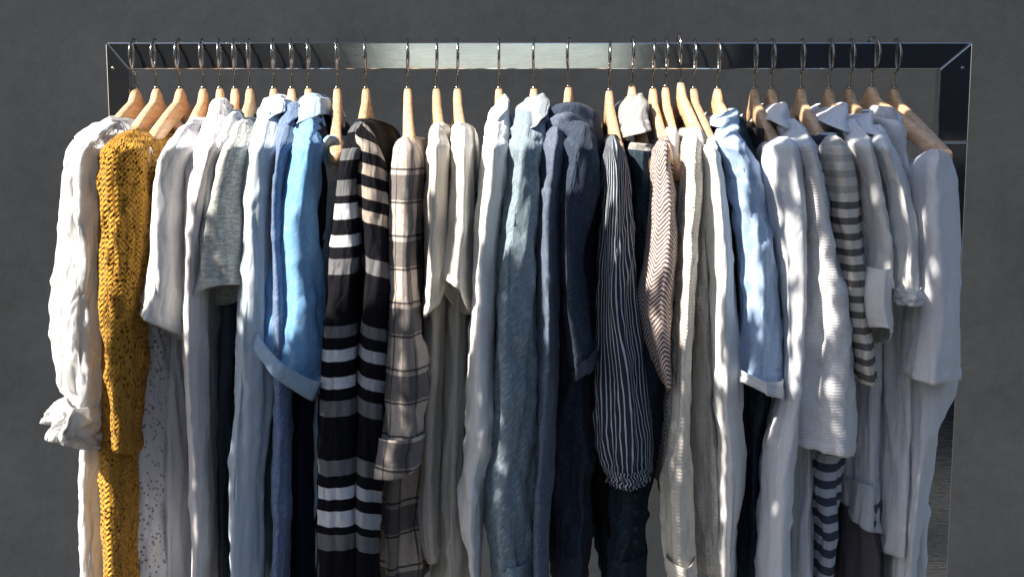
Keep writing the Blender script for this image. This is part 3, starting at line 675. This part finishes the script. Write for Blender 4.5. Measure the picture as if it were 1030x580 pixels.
g = garment('blouse', 439, 'cream crepe top with short wavy sleeve, left of the satin blouse', 'top'); hanger(439, 'cream crepe top', 441)
SL([(434, 128, 448, 130), (430, 150, 452, 154), (427, 200, 452, 200), (428, 250, 450, 250), (427, 290, 448, 290), (427, 322, 440, 308)], 'offwhite', g, yf=-0.258, mouth=3)
B([(433, 124, 450, 124), (430, 160, 452, 160), (429, 260, 450, 260), (425, 340, 446, 340), (423, 440, 443, 440), (424, 540, 442, 530), (430, 562, 442, 552)], 'offwhite', g, yf=-.175, fold=.008)

g = garment('blouse', 460, 'cream satin blouse with open bell-shaped sleeve end', 'blouse'); hanger(460, 'cream satin blouse', 463)
SL([(454, 126, 472, 128), (453, 160, 473, 160), (451, 200, 475, 200), (448, 235, 474, 240), (442, 265, 474, 285), (438, 284, 474, 318)], 'white_satin', g, yf=-0.269, dep=0.112, mouth=16, fold=.003)
B([(453, 124, 472, 124), (451, 160, 474, 160), (450, 250, 475, 250), (444, 330, 471, 330), (440, 450, 469, 450), (437, 600, 468, 600)], 'white_satin', g, yf=-.145, fold=.007)

g = garment('shirt', 502, 'white cotton shirt with stiff collar beside the grey blue chambray shirt', 'shirt'); hanger(502, 'white shirt with stiff collar', 499)
collar([(500, 101, 511, 96), (495, 115, 511, 102), (488.5, 135, 509.5, 111)], 'white_cool', g)
SL([(493, 108, 511, 108), (487, 140, 511, 140), (482, 180, 509, 180), (477, 220, 503, 220), (475, 300, 498, 300), (473, 370, 497, 370), (469, 430, 496, 440), (464, 490, 486, 480), (463, 520, 484, 520), (470, 560, 484, 555), (476, 588, 482, 588)], 'white', g, yf=-0.256, fold=.006)
B([(494, 106, 512, 106), (486, 150, 512, 150), (480, 220, 506, 220), (476, 330, 500, 330), (476, 470, 496, 470), (478, 540, 484, 540)], 'white', g, yf=-.16)

g = garment('shirt', 537, 'grey blue chambray shirt with light grey collar, left of the navy hoodie', 'shirt'); hanger(537, 'grey blue chambray shirt', 530)
collar([(528, 99, 548, 95), (521, 107, 552, 102), (516, 123, 551, 111), (511.5, 140, 547.5, 119)], 'collar_grey', g)
SL([(519, 112, 547, 114), (514, 145, 546, 148), (508, 190, 544, 190), (503, 235, 541, 235), (499, 300, 541, 300), (497, 380, 541, 380), (494, 440, 540, 430), (488, 485, 537, 485), (490, 530, 536, 530), (495, 566, 536, 566)], 'chambray', g, seam=(142,), yf=-0.253, dep=0.077, fold=.006, wr=.003)
cuff([(494, 562, 537, 562), (496, 604, 536, 604)], 'chambray', g, yf=-0.254)
B([(518, 108, 550, 108), (512, 150, 550, 150), (506, 240, 546, 240), (500, 400, 545, 400), (500, 600, 540, 600)], 'chambray', g, yf=-.16)

g = garment('hoodie', 572, 'dark navy fleece hoodie with folded hood', 'hoodie'); hanger(572, 'dark navy hoodie', 558, .002)
B([(558, 122, 594, 122), (550, 150, 602, 152), (546, 200, 600, 210), (548, 300, 596, 300), (556, 400, 600, 400), (558, 600, 592, 600)], 'hoodie', g, yf=-.175, fold=.01)
SL([(553, 126, 566, 130), (546, 160, 566, 165), (541, 210, 563, 210), (540, 260, 562, 260), (540, 330, 561, 330), (540, 400, 560, 400), (538, 440, 558, 440), (535, 500, 554, 500), (533, 600, 552, 600)], 'hoodie_lit', g, seam=(190,), yf=-0.263, fold=.003, label='sleeve of marled fleece, its lit tone put in as lighter blue grey')
SL([(578, 122, 596, 130), (566, 160, 606, 180), (562, 210, 600, 215), (564, 270, 588, 262), (572, 330, 596, 315), (578, 372, 602, 352)], 'hoodie', g, yf=-0.260, fold=.005, dep=0.084)
cuff([(577, 366, 601, 346), (579, 384, 600, 364)], 'hoodie', g, yf=-0.263, dep=0.084, mouth=4)
loft('hood', [(560, 104, 590, 106), (553, 112, 598, 116), (549, 126, 604, 134), (548, 146, 605, 158), (552, 166, 602, 182)], M['hoodie'], g, yf=-.11, dep=.2, topcap=True, fold=.004, wr=.003, foldtop=.5, solid=.003, step=2)
loft('hood_edge', [(551, 120, 578, 112), (545, 138, 584, 128), (545, 158, 582, 150)], M['hoodie_lit'], g, yf=-.15, dep=.1, fold=.003, step=2, solid=.003)

g = garment('pinstripe_shirt', 613, 'navy shirt with thin white vertical pinstripes and gathered cuff', 'shirt'); hanger(613, 'navy pinstripe shirt', 619, -.003)
SL([(611, 136, 621, 138), (608, 160, 630, 166), (606, 200, 634, 204), (603, 255, 638, 255), (600, 310, 642, 310), (599, 360, 648, 360), (600, 410, 653, 410), (602, 450, 657, 450), (609, 476, 655, 474)], 'pin', g, yf=-0.266, dep=0.084, fold=.0045, wr=.002, ramp=30)
cuff([(608, 470, 656, 468), (613, 481, 653, 479), (612, 487, 654, 484)], 'pin', g, yf=-0.266, ruffle=.0022, kr=16, step=1.5, name='gathered_cuff')
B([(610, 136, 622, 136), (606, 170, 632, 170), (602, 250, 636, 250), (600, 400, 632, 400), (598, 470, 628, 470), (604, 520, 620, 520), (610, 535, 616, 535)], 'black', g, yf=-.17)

g = garment('denim_jacket', 636, 'dark denim jacket with thick grey fleece collar', 'jacket'); hanger(636, 'dark denim jacket', 649, .004, 0, 4)
collar([(631, 97, 646, 95), (627, 106, 650, 103), (626, 122, 651, 116), (630, 138, 656, 132)], 'fleece', g, yf=-.08, dep=.12, name='fleece_collar')
loft('neckline', [(636, 143, 657, 145), (634, 152, 658, 155)], M['fleece'], g, yf=-.19, dep=.2, topcap=False, step=1.5)
B([(634, 150, 658, 152), (634, 175, 657, 175), (636, 240, 664, 240), (638, 310, 668, 310), (632, 400, 668, 400), (618, 470, 660, 470), (612, 520, 652, 520), (612, 600, 650, 600)], 'ddenim', g, yf=-.205, dep=.38, y0=None, topcap=False, fold=.006, wr=.003)
loft('hem_band', [(612, 556, 652, 556), (611, 604, 651, 604)], M['ddenim'], g, yf=-.21, dep=.39, topcap=False, fold=.004, nr=90)
for by in (498, 515, 532, 545): button(g, 640+.0*by, by, -.209, .0045, 'ddenim')

g = garment('patterned_top', 657, 'brown and white zigzag knit top with pointed sleeve end', 'top'); hanger(657, 'brown and white zigzag knit', 666)
SL([(660, 140, 671, 142), (656, 170, 675, 176), (654, 205, 680, 210), (650, 255, 681, 255), (642, 298, 678, 300), (647, 330, 676, 330), (656, 358, 675, 360), (667, 386, 672, 388)], 'herring', g, yf=-0.269, fold=.003, hem=False, ramp=30, topcap=True)
B([(657, 138, 672, 138), (656, 170, 678, 170), (656, 300, 676, 300), (660, 420, 674, 420), (660, 480, 672, 480)], 'herring', g, yf=-.18)

g = garment('t_shirt', 670, 'narrow pinkish top with its hanger arm poking out, between zigzag knit and cream waffle knit', 'top'); hanger(670, 'narrow pinkish top', 684, .002, 0, 8)
B([(668, 128, 682, 130), (664, 150, 686, 152), (668, 200, 688, 200), (672, 300, 686, 300), (670, 430, 682, 430), (668, 500, 680, 500)], 'pinkwhite', g, yf=-.16)
loft('neckband', [(664, 130, 682, 134), (662, 137, 683, 142)], M['pinkwhite'], g, yf=-.11, dep=.14, topcap=False, step=1.5)

g = garment('long_sweater', 683, 'long cream waffle knit sweater, hem near the picture bottom', 'sweater'); hanger(683, 'cream waffle knit sweater', 698, .009, -3)
SL([(690, 130, 702, 133), (688, 150, 706, 156), (686, 185, 707, 190), (683, 230, 704, 230), (681, 300, 700, 300), (677, 380, 697, 380), (672, 440, 696, 440), (667, 490, 697, 490), (669, 545, 699, 545), (673, 578, 700, 578)], 'waffle', g, yf=-0.269, fold=.004, ramp=30)
cuff([(671, 562, 700, 562), (673, 592, 701, 592)], 'waffle', g, yf=-0.271)
B([(690, 128, 706, 130), (690, 160, 712, 165), (690, 230, 716, 230), (690, 300, 719, 300), (692, 400, 720, 400), (694, 480, 727, 480), (694, 540, 730, 540), (696, 572, 729, 568)], 'waffle_shaded', g, yf=-.21, dep=.38, fold=.005)

g = garment('shirt', 698, 'white shirt with slim long sleeve showing between the waffle knit and powder blue shirt', 'shirt'); hanger(698, 'white shirt right of the waffle knit', 716)
collar([(708, 141, 720, 139), (707, 147, 721, 150), (707.5, 151, 720.5, 163)], 'white', g, yf=-.16, dep=.16)
SL([(707, 146, 721, 148), (708, 175, 728, 180), (710, 215, 734, 220), (714, 270, 740, 270), (716, 330, 745, 330), (718, 400, 746, 400), (722, 450, 748, 450), (724, 490, 747, 490), (724, 535, 741, 535), (725, 600, 737, 600)], 'white', g, yf=-0.256, fold=.005)
B([(706, 144, 722, 144), (708, 200, 732, 200), (712, 300, 740, 300), (716, 450, 742, 450), (722, 600, 740, 600)], 'white_cool', g, yf=-.165)

g = garment('shirt', 722, 'powder blue denim shirt with short sleeve and pale turned hem', 'shirt'); hanger(722, 'powder blue denim shirt', 745)
collar([(728, 113, 741, 110), (724, 119, 744, 119), (719.5, 126, 746.5, 133)], 'sunlit_blue', g, yf=-.12, dep=.14)
SL([(724, 118, 745, 120), (724, 140, 752, 146), (728, 165, 766, 172), (735, 205, 773, 210), (741, 260, 784, 260), (744, 320, 788, 320), (745, 375, 790, 385)], 'powder', g, seam=(182,), yf=-0.276, dep=0.105, fold=.007, wr=.003)
cuff([(744, 372, 790, 384), (743, 386, 791, 406)], 'greywhite', g, yf=-0.278, dep=0.112, mouth=4, label='pale turned-up sleeve hem')
B([(726, 116, 746, 116), (728, 160, 762, 160), (734, 250, 776, 250), (742, 400, 776, 400), (744, 460, 768, 460), (744, 600, 766, 600)], 'ddenim', g, yf=-.19, label='body with its shade put in as dark blue')  # same shirt as the sleeve; its shade is painted as dark cloth

g = garment('shirt', 759, 'cool grey white shirt with charcoal inner neckline, left of the ribbed linen shirt', 'shirt'); hanger(759, 'grey white shirt with charcoal neckline', 781)
loft('inner_neckline', [(752, 128, 769, 130), (751, 150, 777, 156), (756, 170, 780, 176)], M['charcoal'], g, yf=-.13, dep=.12, topcap=False)
SL([(774, 138, 800, 138), (768, 152, 806, 152), (770, 180, 809, 180), (776, 220, 810, 220), (784, 270, 808, 270), (790, 330, 806, 330), (786, 400, 802, 400), (770, 450, 800, 450), (764, 520, 795, 520), (762, 600, 794, 600)], 'white_cool', g, yf=-0.263, y0=-.17, fold=.006, ramp=20)
B([(766, 140, 796, 140), (766, 180, 804, 180), (770, 300, 806, 300), (766, 400, 800, 400), (764, 600, 800, 600)], 'white_cool', g, yf=-.18, y0=-.16)

g = garment('shirt', 776, 'white ribbed linen shirt with pointed collar and wide elbow-length sleeve', 'shirt'); hanger(776, 'white ribbed linen shirt', 808)
collar([(779, 105, 790, 104), (778, 113, 793, 118), (777.5, 121, 797.5, 135)], 'white', g, yf=-.1)
SL([(786, 122, 806, 122), (792, 140, 818, 146), (800, 165, 827, 172), (808, 210, 834, 215), (808, 255, 843, 260), (803, 320, 853, 320), (796, 380, 861, 380), (788, 430, 862, 438), (786, 443, 859, 462)], 'crosshatch', g, seam=(172,), yf=-0.276, dep=0.112, fold=.007, wr=.003)
B([(784, 120, 800, 120), (792, 150, 822, 150), (800, 250, 834, 250), (798, 400, 820, 400), (796, 480, 818, 480), (796, 600, 818, 600)], 'white_cool', g, yf=-.185)

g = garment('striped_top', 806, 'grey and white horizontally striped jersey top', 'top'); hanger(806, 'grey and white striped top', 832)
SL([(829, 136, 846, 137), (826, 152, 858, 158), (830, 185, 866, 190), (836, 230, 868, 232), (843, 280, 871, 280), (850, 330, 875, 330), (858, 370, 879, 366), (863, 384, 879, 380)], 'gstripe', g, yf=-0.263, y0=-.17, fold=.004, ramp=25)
B([(822, 134, 842, 134), (826, 170, 856, 170), (832, 280, 862, 280), (824, 400, 858, 410), (814, 455, 850, 470), (818, 520, 844, 530), (820, 600, 838, 604)], 'bluestripe', g, yf=-.2, y0=-.16, label='body with navy and grey stripes', topcap=True)

g = garment('shirt', 834, 'white shirt with pointed collar and rolled cuff, right of the striped top', 'shirt'); hanger(834, 'white shirt with rolled cuff', 868)
collar([(839, 107, 850, 104), (834, 116, 852, 120), (831.5, 124, 858.5, 139)], 'white_cool', g, yf=-.1)
SL([(846, 124, 866, 126), (856, 145, 878, 150), (864, 170, 884, 175), (869, 210, 889, 210), (872, 250, 895, 250), (868, 285, 899, 290)], 'white', g, yf=-0.269, fold=.005)
cuff([(872, 268, 895, 268), (866, 296, 899, 312), (868, 318, 900, 326), (873, 334, 896, 346)], 'white', g, yf=-0.273, dep=0.098, mouth=12, name='rolled_cuff')
B([(842, 120, 862, 120), (858, 160, 880, 160), (862, 280, 892, 280), (856, 400, 892, 400), (850, 500, 891, 512), (850, 508, 891, 519)], 'white_cool', g, yf=-.17, fold=.004)
B([(854, 480, 886, 480), (852, 518, 886, 538)], 'greywhite', g, yf=-.175, y0=None, name='under_layer', topcap=False)
B([(850, 500, 890, 500), (848, 600, 888, 600)], 'shadow_grey', g, yf=-.17, y0=None, name='shadow_panel', topcap=False)  # dark sheet standing in for shadow under the hem

g = garment('shirt', 855, 'white shirt with pointed collar and short frilled sleeve, left of the crew neck tee', 'shirt'); hanger(855, 'white shirt with frilled sleeve', 893)
collar([(864, 115, 876, 111), (860, 123, 877, 126), (857.5, 130, 882.5, 144)], 'white_cool', g, yf=-.11)
SL([(868, 128, 888, 132), (880, 150, 903, 158), (890, 180, 914, 186), (895, 220, 922, 222), (897, 260, 926, 260), (898, 298, 927, 296)], 'white', g, yf=-0.266, fold=.005)
cuff([(898, 290, 927, 288), (898, 304, 928, 304)], 'white', g, yf=-0.268, ruffle=.003, kr=12, step=1.5)
B([(866, 126, 886, 126), (884, 170, 906, 170), (892, 280, 920, 280), (892, 400, 918, 400), (888, 500, 914, 500), (886, 552, 911, 556)], 'white_cool', g, yf=-.19)

g = garment('t_shirt', 877, 'white crew neck tee slipping off its hanger arm, second from the right end', 't-shirt'); hanger(877, 'white crew neck tee slipping off', 948, .003)
loft('neckband', [(886, 106, 896, 110), (880, 118, 914, 132), (881, 126, 913, 142)], M['white_cool'], g, yf=-.11, dep=.14, topcap=False, step=1.5)
B([(884, 116, 910, 130), (890, 140, 914, 160), (900, 180, 918, 185), (905, 260, 930, 260), (908, 400, 934, 400), (912, 600, 930, 600)], 'white_cool', g, yf=-.16, y0=-.1)

g = garment('t_shirt', 900, 'loose white t-shirt with wide sleeve, last at the right end of the rack', 't-shirt'); hanger(900, 'loose white t-shirt at the right end', 948)
SL([(930, 152, 952, 150), (922, 172, 964, 176), (918, 210, 969, 212), (917, 270, 970, 270), (915, 320, 970, 320), (913, 358, 970, 358), (911, 378, 970, 382)], 'white_cool', g, yf=-0.266, y0=-.2, dep=0.105, fold=.005, ramp=20)
B([(916, 165, 948, 160), (912, 200, 955, 200), (912, 300, 962, 300), (910, 370, 966, 378), (910, 395, 962, 398), (906, 440, 947, 440), (902, 500, 935, 500), (900, 560, 923, 560), (898, 610, 915, 610)], 'white_cool', g, yf=-.2, y0=-.18, fold=.008)
